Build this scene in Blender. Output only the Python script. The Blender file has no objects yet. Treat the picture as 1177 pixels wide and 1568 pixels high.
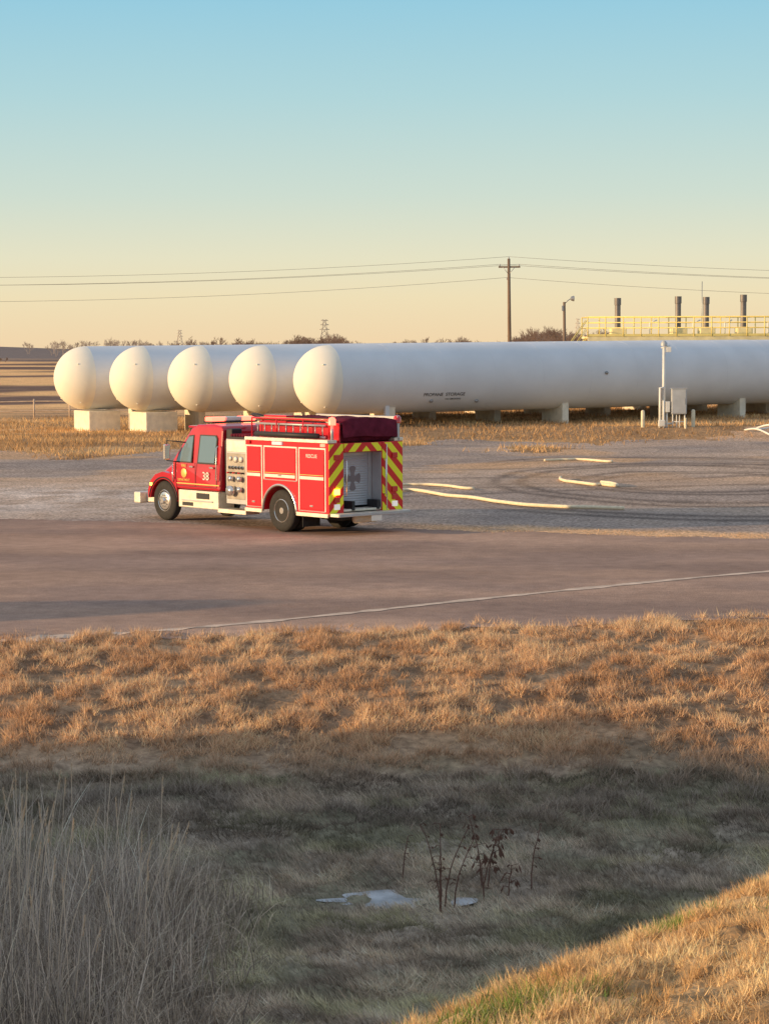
import bpy, math, random
import numpy as np
from mathutils import Vector, Matrix
random.seed(7); rng=np.random.default_rng(11)
scene=bpy.context.scene
scene.view_settings.view_transform='Standard'
scene.view_settings.look='None'; scene.view_settings.exposure=0
R=math.radians
SUN_AZ=15.0; SUN_EL=9.5

# ---------------------------------------------------------------- noise
def _h(ix,iy,s):
    v=np.sin(ix*127.1+iy*311.7+s*74.7)*43758.5453
    return v-np.floor(v)
def vn(x,y,s=0):
    x=np.asarray(x,float); y=np.asarray(y,float)
    ix=np.floor(x); iy=np.floor(y); fx=x-ix; fy=y-iy
    fx=fx*fx*(3-2*fx); fy=fy*fy*(3-2*fy)
    a=_h(ix,iy,s);b=_h(ix+1,iy,s);c=_h(ix,iy+1,s);d=_h(ix+1,iy+1,s)
    return (a*(1-fx)+b*fx)*(1-fy)+(c*(1-fx)+d*fx)*fy
def fbm(x,y,s=0,o=4):
    t=0;a=.5;n=0
    for i in range(o):
        t=t+a*vn(np.asarray(x)*2**i,np.asarray(y)*2**i,s+i*3.1); n+=a; a*=.5
    return t/n
def sst(a,b,x):
    t=np.clip((x-a)/(b-a),0,1); return t*t*(3-2*t)

# ---------------------------------------------------------------- terrain
def H(x,y):
    x=np.asarray(x,float); y=np.asarray(y,float)
    base=np.interp(y,[-60,14,18,20.5,22.8,24.5,26.5,29,33,36,38,1e5],[-.6,-.8,-.85,-.93,-1.0,-.9,-.7,-.45,-.13,-.02,0,0])
    xb=np.clip(x,-9,14); yb=np.clip(y,-8,60)
    bank=2.93+.16*xb-.13*yb
    s=x*-.787+(y-10.4)*.617
    k=.35
    drop=.55*k*np.logaddexp(0,s/k)
    b=bank-drop
    z=.5*(base+b+np.sqrt((base-b)**2+.12))-.03
    # unseen embankment at left, added and shaped to shade the ditch and road
    hY=np.minimum(6.5,np.maximum(0,5.95-1.63*(y-21.1)))*sst(-14,2,y)
    hY=hY+5.0*np.exp(-((y-33.8)/3.0)**2)
    z=z+hY*np.exp(-((x+31)/7.5)**2)
    # relief
    g=sst(15,17,y)*(1-sst(36,38,y))
    z=z+g*(.10*(fbm(x*1.3,y*1.3,3)-.5)+.20*(fbm(x*3.6,y*3.0,5,3)-.5))
    nb=(1-sst(14,17,y))
    z=z+nb*(.12*(fbm(x*2.2,y*2.2,8)-.5)+.12*(fbm(x*8,y*8,9,3)-.5))
    lot=sst(37,40,y)
    trk=np.exp(-(((x+3.5)/6)**2+((y-60)/4.5)**2)**2)
    am=(.03+.035*sst(60,68,y)+.06*sst(1,6,x)*sst(70,84,y))*(1-.98*trk)*lot*(1-sst(200,300,y))
    z=z+am*(fbm(x/8,y/6,13,2)-.5)*2
    z=z+.22*sst(95,115,y)*(fbm(x/9,y/5,21)-.45)*(1-sst(200,300,y))
    z=z+.55*sst(107,114,y)*sst(-7,-2,x)*(1-sst(300,400,y))
    z=z+9*np.exp(-((x+420)/220)**2-((y-1500)/260)**2)
    z=z+1.5*sst(200,600,y)*(fbm(x/90,y/130,31)-.5)
    return z

def gcoords():
    ys=np.concatenate([np.arange(-40,8,1.0),np.arange(8,15,.06),np.arange(15,38,.085),np.arange(38,66,.22),np.arange(66,140,.4),140*np.geomspace(1,60,170)])
    xp=np.concatenate([np.arange(0,4.5,.07),np.arange(4.5,9,.11),np.arange(9,14,.22),np.arange(14,42,.5),42*np.geomspace(1,150,60)])
    xs=np.concatenate([-xp[::-1],xp[1:]])
    return xs,ys
xs,ys=gcoords()
X,Y=np.meshgrid(xs,ys)
Z=H(X,Y)
NX=len(xs);NY=len(ys)

def e_near(x): return 37.0+.20*x+.5*(fbm(x*1.1,x*0+3,41)-.5)*2
def e_far(x): return 57.8-.36*x+.5*(fbm(x*.8,x*0+9,43)-.5)*2
def e_yard(x,y): return 107+14*(fbm(x/7,y/9,47)-.5)*2-6*np.exp(-((x+13)/4)**2)*1.6

def setcol(me,col):
    ca=me.color_attributes.new("Col",'FLOAT_COLOR','POINT')
    c=np.ones((len(me.vertices),4),np.float32); c[:,:3]=np.clip(col,0,1)
    ca.data.foreach_set("color",c.ravel())
def tri_mesh(name,V,F,col,mat,smooth=False):
    me=bpy.data.meshes.new(name)
    V=np.asarray(V,np.float32).reshape(-1,3);F=np.asarray(F,np.int32)
    k=F.shape[1]
    me.vertices.add(len(V)); me.vertices.foreach_set("co",V.ravel())
    me.loops.add(F.size); me.loops.foreach_set("vertex_index",F.ravel())
    me.polygons.add(len(F)); me.polygons.foreach_set("loop_start",np.arange(len(F),dtype=np.int32)*k)
    me.update(calc_edges=True)
    if smooth: me.polygons.foreach_set("use_smooth",np.ones(len(F),bool))
    if col is not None: setcol(me,col)
    me.validate()
    me.materials.append(mat)
    ob=bpy.data.objects.new(name,me); scene.collection.objects.link(ob)
    return ob

# ---------------------------------------------------------------- materials
def newmat(name):
    m=bpy.data.materials.new(name); m.use_nodes=True
    nt=m.node_tree; b=nt.nodes["Principled BSDF"]
    return m,nt,b
def mat(name,col,rough=.5,metal=0,var=.12,scale=3,bump=0,bscale=40,coat=0,emit=0,spec=None,stretch=None):
    m,nt,b=newmat(name); L=nt.links
    tc=nt.nodes.new('ShaderNodeTexCoord')
    mp=nt.nodes.new('ShaderNodeMapping'); L.new(tc.outputs['Object'],mp.inputs['Vector'])
    if stretch: mp.inputs['Scale'].default_value=stretch
    n=nt.nodes.new('ShaderNodeTexNoise'); n.inputs['Scale'].default_value=scale; n.inputs['Detail'].default_value=4
    L.new(mp.outputs[0],n.inputs['Vector'])
    mr=nt.nodes.new('ShaderNodeMapRange'); mr.inputs['From Min'].default_value=.3; mr.inputs['From Max'].default_value=.7
    mr.inputs['To Min'].default_value=1-var; mr.inputs['To Max'].default_value=1+var
    L.new(n.outputs['Fac'],mr.inputs['Value'])
    mx=nt.nodes.new('ShaderNodeVectorMath'); mx.operation='SCALE'; mx.inputs[0].default_value=col
    L.new(mr.outputs[0],mx.inputs['Scale']); L.new(mx.outputs[0],b.inputs['Base Color'])
    b.inputs['Roughness'].default_value=rough; b.inputs['Metallic'].default_value=metal
    b.inputs['Coat Weight'].default_value=coat; b.inputs['Coat Roughness'].default_value=.08
    if spec is not None: b.inputs['Specular IOR Level'].default_value=spec
    if bump:
        n2=nt.nodes.new('ShaderNodeTexNoise'); n2.inputs['Scale'].default_value=bscale; L.new(mp.outputs[0],n2.inputs['Vector'])
        bp=nt.nodes.new('ShaderNodeBump'); bp.inputs['Strength'].default_value=bump; bp.inputs['Distance'].default_value=.02
        L.new(n2.outputs['Fac'],bp.inputs['Height']); L.new(bp.outputs[0],b.inputs['Normal'])
    if emit:
        b.inputs['Emission Color'].default_value=(*col,1); b.inputs['Emission Strength'].default_value=emit
    return m
def groundmat(name,scales,var,bump,bscale,dist,vor=0,far=False):
    m,nt,b=newmat(name); L=nt.links
    at=nt.nodes.new('ShaderNodeAttribute'); at.attribute_name='Col'
    tc=nt.nodes.new('ShaderNodeTexCoord'); cur=at.outputs['Color']
    for i,s in enumerate(scales):
        n=nt.nodes.new('ShaderNodeTexNoise'); n.inputs['Scale'].default_value=s; n.inputs['Detail'].default_value=4; n.inputs['Roughness'].default_value=.65
        L.new(tc.outputs['Object'],n.inputs['Vector'])
        mr=nt.nodes.new('ShaderNodeMapRange'); mr.inputs['From Min'].default_value=.32; mr.inputs['From Max'].default_value=.68
        mr.inputs['To Min'].default_value=1-var[i]; mr.inputs['To Max'].default_value=1+var[i]
        L.new(n.outputs['Fac'],mr.inputs['Value'])
        sc=nt.nodes.new('ShaderNodeVectorMath'); sc.operation='SCALE'; L.new(cur,sc.inputs[0]); L.new(mr.outputs[0],sc.inputs['Scale']); cur=sc.outputs[0]
    if vor:
        v=nt.nodes.new('ShaderNodeTexVoronoi'); v.inputs['Scale'].default_value=vor; L.new(tc.outputs['Object'],v.inputs['Vector'])
        sp=nt.nodes.new('ShaderNodeSeparateColor'); L.new(v.outputs['Color'],sp.inputs[0])
        mr=nt.nodes.new('ShaderNodeMapRange'); mr.inputs['To Min'].default_value=.62; mr.inputs['To Max'].default_value=1.42
        L.new(sp.outputs[0],mr.inputs['Value'])
        sc=nt.nodes.new('ShaderNodeVectorMath'); sc.operation='SCALE'; L.new(cur,sc.inputs[0]); L.new(mr.outputs[0],sc.inputs['Scale']); cur=sc.outputs[0]
    L.new(cur,b.inputs['Base Color']); b.inputs['Roughness'].default_value=1; b.inputs['Specular IOR Level'].default_value=.02
    n2=nt.nodes.new('ShaderNodeTexNoise'); n2.inputs['Scale'].default_value=bscale; n2.inputs['Detail'].default_value=3; L.new(tc.outputs['Object'],n2.inputs['Vector'])
    bp=nt.nodes.new('ShaderNodeBump'); bp.inputs['Strength'].default_value=bump; bp.inputs['Distance'].default_value=dist
    L.new(n2.outputs['Fac'],bp.inputs['Height']); L.new(bp.outputs[0],b.inputs['Normal'])
    return m
def grassmat(name,trans=.25):
    m=bpy.data.materials.new(name); m.use_nodes=True; nt=m.node_tree; L=nt.links; nt.nodes.clear()
    o=nt.nodes.new('ShaderNodeOutputMaterial'); at=nt.nodes.new('ShaderNodeAttribute'); at.attribute_name='Col'
    d=nt.nodes.new('ShaderNodeBsdfDiffuse'); t=nt.nodes.new('ShaderNodeBsdfTranslucent'); mx=nt.nodes.new('ShaderNodeMixShader')
    mx.inputs[0].default_value=trans
    L.new(at.outputs['Color'],d.inputs[0]); L.new(at.outputs['Color'],t.inputs[0]); L.new(d.outputs[0],mx.inputs[1]); L.new(t.outputs[0],mx.inputs[2]); L.new(mx.outputs[0],o.inputs[0])
    return m
M_ground=groundmat('dry_ground',[.35,6],[.18,.4],.6,14,.05)
M_asph=groundmat('worn_asphalt',[.25,2.2,45],[.10,.12,.3],.6,40,.025)
M_grav=groundmat('gravel',[.4,12],[.14,.25],.6,16,.03,vor=16)
M_grass=grassmat('grass_blade'); M_reed=grassmat('reed_blade',.2)

# ---------------------------------------------------------------- ground sheets
def colmix(a,b,t): return np.asarray(a)*(1-t[...,None])+np.asarray(b)*t[...,None]
def ground_color(x,y):
    n1=fbm(x/2.2,y/1.4,51); n2=fbm(x*1.5,y*1.5,52)
    c=colmix((.44,.28,.165),(.25,.16,.10),sst(.35,.65,n1*.5+n2*.5))
    dt=1-sst(26,30,y)
    dc=colmix((.33,.275,.215),(.25,.23,.16),sst(.4,.6,fbm(x/1.6,y/1.1,53)*.5+n2*.5))
    c=c*(1-dt[...,None])+dc*dt[...,None]
    nb=1-sst(14.5,16.5,y)
    bc=colmix((.50,.33,.17),(.24,.155,.085),sst(.35,.65,n2))
    c=c*(1-nb[...,None])+bc*nb[...,None]
    f=sst(95,110,y)
    n=fbm(x/14,y/6,54)
    fc=colmix((.78,.48,.23),(.42,.26,.14),sst(.42,.6,n))
    c=c*(1-f[...,None])+fc*f[...,None]
    f=sst(140,165,y)
    n=fbm(x/45,y/34,55)
    fc=colmix((.95,.56,.26),(.22,.145,.115),sst(.46,.58,n))
    c=c*(1-f[...,None])+fc*f[...,None]
    f=sst(650,1100,y)
    c=c*(1-f[...,None])+np.array((.27,.215,.19))*f[...,None]
    return c
def asph_color(x,y):
    n=fbm(x/5,y/2.5,61)
    c=colmix((.47,.315,.235),(.36,.25,.20),sst(.35,.65,n))
    w=np.sin((y-.05*x)*1.15+fbm(x/8,y/8,62)*5)*.5+.5
    c=c*(.92+.16*w[...,None])
    e=sst(0,1,1-(y-e_near(x))/1.0)
    return c*(1+.12*e[...,None])
def grav_color(x,y):
    n=fbm(x/7,y/5,71)
    c=colmix((.52,.39,.30),(.37,.295,.25),sst(.35,.65,n))
    l=np.exp(-((x+11)/5)**2-((y-71)/8)**2)
    c=c+np.array((.22,.215,.21))*(l*sst(.3,.65,fbm(x*1.2,y*1.0,72)))[...,None]
    sh=(1-sst(.9,2.6,y-e_far(x)))*sst(-1,1.5,x)*sst(.25,.5,fbm(x/1.5,y/.8,73)+.15)
    c=c*(1-sh[...,None])+np.array((.74,.46,.26))*sh[...,None]
    r=np.hypot((x-11),(y-77)*.62); trk=0
    for rr,w in((3.2,.22),(4.0,.22),(6.0,.25),(6.9,.25),(9.5,.3),(10.4,.3)):
        trk=trk+np.exp(-((r-rr-.4*fbm(x/4,y/4,74))/w)**2)
    trk=np.clip(trk,0,1)*sst(2,5,x)
    for off in (0,1.9,5.5,7.4,13,15):
        trk=np.maximum(trk,np.exp(-((y-70-off-.25*x-2.0*np.sin(x/9+off))/.3)**2)*.85*sst(-12,2,x))
    c=c*(1-.5*trk[...,None])
    b=sst(.48,.60,fbm(x/8,y/7,75))*sst(68,90,y)
    c=c*(1-.8*b[...,None])+np.array((.64,.40,.23))*(.8*b[...,None])
    return c
def sheet(name,mask,dz,colf,mt):
    cx=.5*(X[:-1,:-1]+X[1:,1:]);cy=.5*(Y[:-1,:-1]+Y[1:,1:])
    sel=mask(cx,cy)
    i,j=np.nonzero(sel)
    a=i*NX+j
    F=np.stack([a,a+1,a+NX+1,a+NX],1)
    u,inv=np.unique(F.ravel(),return_inverse=True)
    V=np.stack([X.ravel()[u],Y.ravel()[u],Z.ravel()[u]+dz],1)
    c=colf(V[:,0],V[:,1])
    return tri_mesh(name,V,inv.reshape(F.shape),c,mt,True)
sheet('ground',lambda x,y:np.ones_like(x,bool),0,ground_color,M_ground)
sheet('asphalt_road',lambda x,y:(y>e_near(x))&(y<e_far(x))&(abs(x)<70),.008,asph_color,M_asph)
sheet('gravel_yard',lambda x,y:(y>=e_far(x))&(y<e_yard(x,y))&(abs(x)<45),.006,grav_color,M_grav)

# ---------------------------------------------------------------- grass
def blades(name,px,py,length,width,lean,ldir,col,mt,S=1,zoff=-.01,curve=1.6,tipcol=1.15):
    N=len(px); base=np.stack([px,py,H(px,py)+zoff],1)
    wa=rng.uniform(0,2*np.pi,N); wd=np.stack([np.cos(wa),np.sin(wa),np.zeros(N)],1)
    ld=np.stack([np.cos(ldir),np.sin(ldir),np.zeros(N)],1)
    up=np.array([0,0,1.])
    rows=[]
    for i in range(S):
        t=i/S
        p=base+ld*((t**curve)*lean*length)[:,None]+up*(t*np.sqrt(np.clip(1-(lean*.8)**2*t,0.05,1))*length)[:,None]
        w=width*(1-.55*t)
        rows.append(p-wd*w[:,None]/2); rows.append(p+wd*w[:,None]/2)
    p=base+ld*(lean*length)[:,None]+up*(np.sqrt(np.clip(1-(lean*.8)**2,0.05,1))*length)[:,None]
    rows.append(p)
    V=np.stack(rows,1)
    k=2*S+1; f=[]
    for i in range(S-1):
        a=2*i; f+=[(a,a+1,a+3),(a,a+3,a+2)]
    f.append((2*S-2,2*S-1,2*S))
    f=np.array(f)
    F=(np.arange(N)*k)[:,None,None]+f[None]
    C=np.repeat(col[:,None,:],k,1)
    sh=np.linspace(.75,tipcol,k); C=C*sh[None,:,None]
    return tri_mesh(name,V.reshape(-1,3),F.reshape(-1,3),C.reshape(-1,3),mt)
def scatter(n,y0,y1,sp,dens,powr=1.0):
    y=rng.uniform(y0,y1,n); x=rng.uniform(-1,1,n)*sp*y1
    k=abs(x)<sp*y+.3; x=x[k];y=y[k]
    d=dens(x,y); k=rng.uniform(0,1,len(x))<d
    return x[k],y[k]
def mixc(a,b,t): return np.asarray(a)[None]*(1-t[:,None])+np.asarray(b)[None]*t[:,None]

dens=lambda x,y:np.clip(.10+1.6*sst(.42,.62,fbm(x*3.6,y*3.0,5,3)),0,1)*(1-sst(-.5,.5,y-e_near(x)-.25+.9*(fbm(x*2,y*2,82)-.5)))
x,y=scatter(400000,25.5,39.8,.205,dens)
cl=fbm(x*3.6,y*3.0,5,3); cd=fbm(x/1.2,y/1.2,83)
c=mixc((.98,.65,.40),(.66,.41,.24),sst(.3,.7,cd)); c=c*rng.uniform(.5,1.25,len(x))[:,None]
gy=(1-sst(26.5,29.0,y)); c=c*(1-gy[:,None])+ (np.array((.42,.345,.28))*rng.uniform(.6,1.3,len(x))[:,None])*gy[:,None]  # greyer past the shadow line: shade put into the blade colour
ld=fbm(x/.7,y/.7,84)*9+rng.normal(0,1.6,len(x))
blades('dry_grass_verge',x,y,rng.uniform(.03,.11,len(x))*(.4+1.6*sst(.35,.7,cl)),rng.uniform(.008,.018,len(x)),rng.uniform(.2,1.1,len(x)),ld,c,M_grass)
# ditch grass (shade)
dens=lambda x,y:np.clip(.4+1.2*sst(.35,.6,fbm(x*2,y*2,91,3)),0,1)
x,y=scatter(440000,16.5,27.5,.22,dens)
cd=fbm(x/1.5,y/.8,93); ce=fbm(x/.7,y/.5,94)
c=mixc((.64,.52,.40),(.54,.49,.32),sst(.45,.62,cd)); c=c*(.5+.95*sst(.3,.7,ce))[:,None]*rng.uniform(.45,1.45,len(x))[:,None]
dk=sst(23.6,25.6,y);c=c*(1-.32*dk[:,None])  # far side of the ditch darkened, shading painted into the blades
ld=fbm(x/1.1,y/1.1,95)*7+rng.normal(0,.9,len(x))
pd=np.exp(-((x+.1)/.9)**2-((y-22.65)/.45)**2)
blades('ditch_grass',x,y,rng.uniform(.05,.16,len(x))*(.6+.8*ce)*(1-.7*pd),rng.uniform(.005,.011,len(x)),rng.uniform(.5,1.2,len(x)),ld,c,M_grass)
# near bank
def sb(x,y): return x*-.787+(y-10.4)*.617
n=340000
x=rng.uniform(-1.6,4.2,n); y=rng.uniform(8.6,15.5,n)
k=(sb(x,y)<.9)&(rng.uniform(0,1,n)<np.clip(.10+1.4*sst(.42,.62,fbm(x*5,y*5,101,3)),0,1)); x=x[k];y=y[k]
cd=fbm(x*1.6,y*1.6,103); gr=sst(.50,.60,fbm(x*1.3+5,y*1.3+2,104,3))*sst(-1.6,-.2,sb(x,y))
c=mixc((1.0,.72,.42),(.72,.46,.22),sst(.3,.7,cd))*rng.uniform(.5,1.25,len(x))[:,None]
gc=np.array((.24,.33,.09))*rng.uniform(.6,1.4,len(x))[:,None]
gm=(rng.uniform(0,1,len(x))<gr*.85)[:,None]
c=np.where(gm,gc,c)
ld=fbm(x*2,y*2,105)*9+rng.normal(0,1.6,len(x))
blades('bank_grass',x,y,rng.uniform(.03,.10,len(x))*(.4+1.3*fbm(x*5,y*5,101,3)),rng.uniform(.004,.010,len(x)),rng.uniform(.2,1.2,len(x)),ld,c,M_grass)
# far dry grass around the yard
dens=lambda x,y:sst(-3,3,y-e_yard(x,y))*np.clip(.25+1.3*sst(.35,.6,fbm(x/3,y/3,111)),0,1)
x,y=scatter(110000,93,150,.24,dens)
c=mixc((.95,.60,.29),(.58,.36,.18),sst(.3,.7,fbm(x/5,y/4,112)))*rng.uniform(.6,1.2,len(x))[:,None]
blades('field_grass',x,y,rng.uniform(.10,.34,len(x)),rng.uniform(.03,.06,len(x)),rng.uniform(.2,.8,len(x)),rng.uniform(0,6.28,len(x)),c,M_grass)
dens=lambda x,y:(1-sst(.5,2.2,y-e_far(x)))*sst(-.6,.2,y-e_far(x))*sst(0,2,x)*sst(.45,.6,fbm(x*1.2,y*1.8,113))
x,y=scatter(70000,50,60,.24,dens)
c=np.array((.90,.58,.33))[None]*rng.uniform(.6,1.2,len(x))[:,None]
blades('shoulder_grass',x,y,rng.uniform(.03,.10,len(x)),rng.uniform(.01,.02,len(x)),rng.uniform(.4,1,len(x)),rng.uniform(0,6.28,len(x)),c,M_grass)

# tall reeds bottom left
n=6500
x=rng.uniform(-5.2,-1.3,n); y=rng.uniform(16.8,22.6,n)
edge=-1.75+.35*(fbm(y*1.2,y*0,121)-.5)*2
k=(x<edge+rng.normal(0,.18,n))&(rng.uniform(0,1,n)<np.clip(.08+1.6*sst(.42,.6,fbm(x*1.9,y*1.9,122,3)),0,1)); x=x[k];y=y[k]
N=len(x); tall=1-.55*sst(-2.6,-1.6,x)
ln=rng.uniform(.5,1.55,N)*tall*(.65+.6*fbm(x*1.4,y*1.4,123))
c=mixc((.98,.82,.66),(.40,.34,.30),rng.uniform(0,1,N)**.8)*rng.uniform(.4,1.25,N)[:,None]
blades('tall_reeds',x,y,ln,rng.uniform(.005,.013,N),np.abs(rng.normal(.16,.36,N)),rng.uniform(-3.1,3.1,N),c,M_reed,S=4,curve=2.0)
# matted skirt and fallen leaves of the reeds
n=24000
x=rng.uniform(-5.2,-1.15,n); y=rng.uniform(16.6,22.8,n)
k=(x<-1.5+rng.normal(0,.25,n)); x=x[k];y=y[k];N=len(x)
c=mixc((.92,.76,.58),(.28,.24,.21),rng.uniform(0,1,N))*rng.uniform(.4,1.25,N)[:,None]
blades('reed_leaf_litter',x,y,rng.uniform(.15,.85,N)*(1-.4*sst(-2.4,-1.5,x)),rng.uniform(.004,.013,N),rng.uniform(.1,1.25,N),rng.uniform(0,6.28,N),c,M_reed,S=3,curve=2)
pl=[];cc=[];FF=[]
for i in range(60):
    bx=rng.uniform(-4.2,-2.1);by=rng.uniform(17.2,22.2);bz=float(H(bx,by));h=rng.uniform(1.2,1.8)*(1 if bx<-2.7 else .8)
    dx,dy=rng.normal(0,.14,2)+np.array((.08,0))
    for s in range(6):
        t0=s/6;t1=(s+1)/6
        p0=np.array((bx+dx*t0**2,by+dy*t0**2,bz+h*t0));p1=np.array((bx+dx*t1**2,by+dy*t1**2,bz+h*t1))
        w=np.array((.004,0,0));k0=len(pl);pl+= [p0-w,p0+w,p1+w];pl+=[p1-w];FF+=[(k0,k0+1,k0+2),(k0,k0+2,k0+3)];cc+=[(.70,.56,.42)]*4
    top=np.array((bx+dx,by+dy,bz+h))
    for s in range(30):
        t=rng.uniform(0,1);b=top-np.array((dx,dy,h))/h*.2*t
        d=rng.normal(0,1,3);d/=np.linalg.norm(d);d=d*.016*(1-.5*abs(t-.5))+np.array((.01,0,.03))
        e=np.cross(d,rng.normal(0,1,3));e=e/np.linalg.norm(e)*.004;k0=len(pl)
        pl+=[b-e,b+e,b+d];FF.append((k0,k0+1,k0+2));cc+=[(.74,.56,.38)]*3
tri_mesh('reed_plumes',pl,FF,np.array(cc),M_reed)

# ---------------------------------------------------------------- helpers for built objects
def link(ob,parent=None):
    scene.collection.objects.link(ob)
    if parent: ob.parent=parent
    return ob
def empty(name,loc=(0,0,0),rz=0):
    e=bpy.data.objects.new(name,None); scene.collection.objects.link(e); e.location=loc; e.rotation_euler=(0,0,rz); e.empty_display_size=.5
    return e
def meshob(name,V,F,m,parent=None,smooth=False,bevel=0,seg=2):
    me=bpy.data.meshes.new(name); me.from_pydata([tuple(v) for v in V],[],[tuple(f) for f in F]); me.update()
    import bmesh
    bm=bmesh.new(); bm.from_mesh(me); bmesh.ops.recalc_face_normals(bm,faces=bm.faces); bm.to_mesh(me); bm.free()
    if smooth:
        for p in me.polygons:p.use_smooth=True
    me.materials.append(m)
    ob=bpy.data.objects.new(name,me); link(ob,parent)
    if bevel:
        md=ob.modifiers.new('bevel','BEVEL'); md.width=bevel; md.segments=seg; md.limit_method='ANGLE'; md.angle_limit=R(35)
    return ob
def box(name,x0,x1,y0,y1,z0,z1,m,parent=None,bevel=.012):
    V=[(x0,y0,z0),(x1,y0,z0),(x1,y1,z0),(x0,y1,z0),(x0,y0,z1),(x1,y0,z1),(x1,y1,z1),(x0,y1,z1)]
    F=[(0,3,2,1),(4,5,6,7),(0,1,5,4),(1,2,6,5),(2,3,7,6),(3,0,4,7)]
    return meshob(name,V,F,m,parent,bevel=bevel)
def prism(name,prof,y0,y1,m,parent=None,bevel=.02,hw=None):
    n=len(prof);V=[]
    for yy in (y0,y1):
        for (px,pz) in prof:
            k=hw(px,pz) if hw else 1
            V.append((px,yy*k,pz))
    F=[tuple(range(n)),tuple(range(2*n-1,n-1,-1))]
    for i in range(n):
        j=(i+1)%n; F.append((i,j,n+j,n+i))
    return meshob(name,V,F,m,parent,bevel=bevel)
def lathe(name,prof,m,parent=None,axis='y',loc=(0,0,0),n=40,smooth=True):
    V=[];F=[]
    for (a,r) in prof:
        for i in range(n):
            t=2*math.pi*i/n;c=r*math.cos(t);s=r*math.sin(t)
            V.append({'y':(c,a,s),'x':(a,c,s),'z':(c,s,a)}[axis])
    for k in range(len(prof)-1):
        for i in range(n):
            j=(i+1)%n;F.append((k*n+i,k*n+j,(k+1)*n+j,(k+1)*n+i))
    F.append(tuple(range(n)));F.append(tuple((len(prof)-1)*n+i for i in range(n)))
    ob=meshob(name,V,F,m,parent,smooth); ob.location=loc
    if smooth:
        me=ob.data
        try: me.set_sharp_from_angle(angle=R(40))
        except Exception: pass
    return ob
def tubedata(pts,r,n=8):
    pts=[Vector(p) for p in pts];V=[];F=[];prev=None
    for i,p in enumerate(pts):
        d=(pts[min(i+1,len(pts)-1)]-pts[max(i-1,0)]).normalized()
        if prev is None:
            a=Vector((0,0,1)) if abs(d.z)<.9 else Vector((1,0,0)); u=d.cross(a).normalized()
        else: u=(prev-d*prev.dot(d)).normalized()
        prev=u; w=d.cross(u); rr=r[i] if isinstance(r,(list,tuple)) else r
        for k in range(n):
            t=2*math.pi*k/n;V.append(p+u*rr*math.cos(t)+w*rr*math.sin(t))
    for i in range(len(pts)-1):
        for k in range(n):
            j=(k+1)%n;F.append((i*n+k,i*n+j,(i+1)*n+j,(i+1)*n+k))
    F.append(tuple(range(n)));F.append(tuple((len(pts)-1)*n+k for k in range(n)))
    return V,F
def tube(name,pts,r,m,parent=None,n=8):
    V,F=tubedata(pts,r,n); return meshob(name,V,F,m,parent,True)
def tubes(name,lst,m,parent=None,n=6):
    V=[];F=[]
    for pts,r in lst:
        v,f=tubedata(pts,r,n);o=len(V);V+=v;F+=[tuple(i+o for i in q) for q in f]
    return meshob(name,V,F,m,parent,True)
def text(name,s,size,m,parent,mtx,extr=.002,ang=0):
    cu=bpy.data.curves.new(name,'FONT');cu.body=s;cu.size=size;cu.extrude=extr;cu.align_x='CENTER';cu.align_y='CENTER';cu.offset=.006*size
    o=bpy.data.objects.new(name+'_tmp',cu);scene.collection.objects.link(o)
    dg=bpy.context.evaluated_depsgraph_get();me=bpy.data.meshes.new_from_object(o.evaluated_get(dg))
    bpy.data.objects.remove(o)
    me.materials.clear();me.materials.append(m)
    ob=bpy.data.objects.new(name,me);link(ob,parent);ob.matrix_local=mtx
    return ob
def catmull(P,n=8):
    P=[Vector(p) for p in P];P=[P[0]*2-P[1]]+P+[P[-1]*2-P[-2]];o=[]
    for i in range(1,len(P)-2):
        for k in range(n):
            t=k/n;a,b,c,d=P[i-1:i+3]
            o.append(.5*((2*b)+(c-a)*t+(2*a-5*b+4*c-d)*t*t+(3*b-a-3*c+d)*t**3))
    o.append(P[-2]);return o
def gz(x,y): return float(H(x,y))

# ---------------------------------------------------------------- pavement seam (thin pale strip)
M_seam=mat('seam_gravel',(.66,.50,.38),.95,var=.35,scale=3)
sp=catmull([(-10.0,33.9,0),(-6.5,35.8,0),(-3.2,37.5,0),(-.9,39.2,0),(1.4,41.3,0),(4.0,43.4,0),(8.3,46.5,0),(14,50,0),(24,55,0)],26)
V=[];F=[]
for i,p in enumerate(sp):
    d=(sp[min(i+1,len(sp)-1)]-sp[max(i-1,0)]).normalized();nrm=Vector((-d.y,d.x,0))
    w=.12*(.6+.8*float(vn(i*.35,0,3)))
    for s in (-1,1):
        q=p+nrm*w*s;V.append((q.x,q.y,gz(q.x,q.y)+.016))
    if i:F.append((2*i-2,2*i-1,2*i+1,2*i))
meshob('pavement_seam',V,F,M_seam)

# ---------------------------------------------------------------- ice puddle
M_ice=mat('ice',(.40,.41,.42),.5,var=.4,scale=4,bump=.4,bscale=12,spec=.3)
V=[];F=[];n=60
zi=-1.005
V.append((.02,22.65,zi))
for i in range(n):
    t=2*math.pi*i/n;k=.5+.8*float(vn(math.cos(t)*2.2+5,math.sin(t)*2.2+5,9))
    V.append((.02+.9*k*math.cos(t),22.65+.42*k*math.sin(t),zi))
for i in range(n):F.append((0,1+i,1+(i+1)%n))
meshob('ice_puddle',V,F,M_ice)

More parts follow.
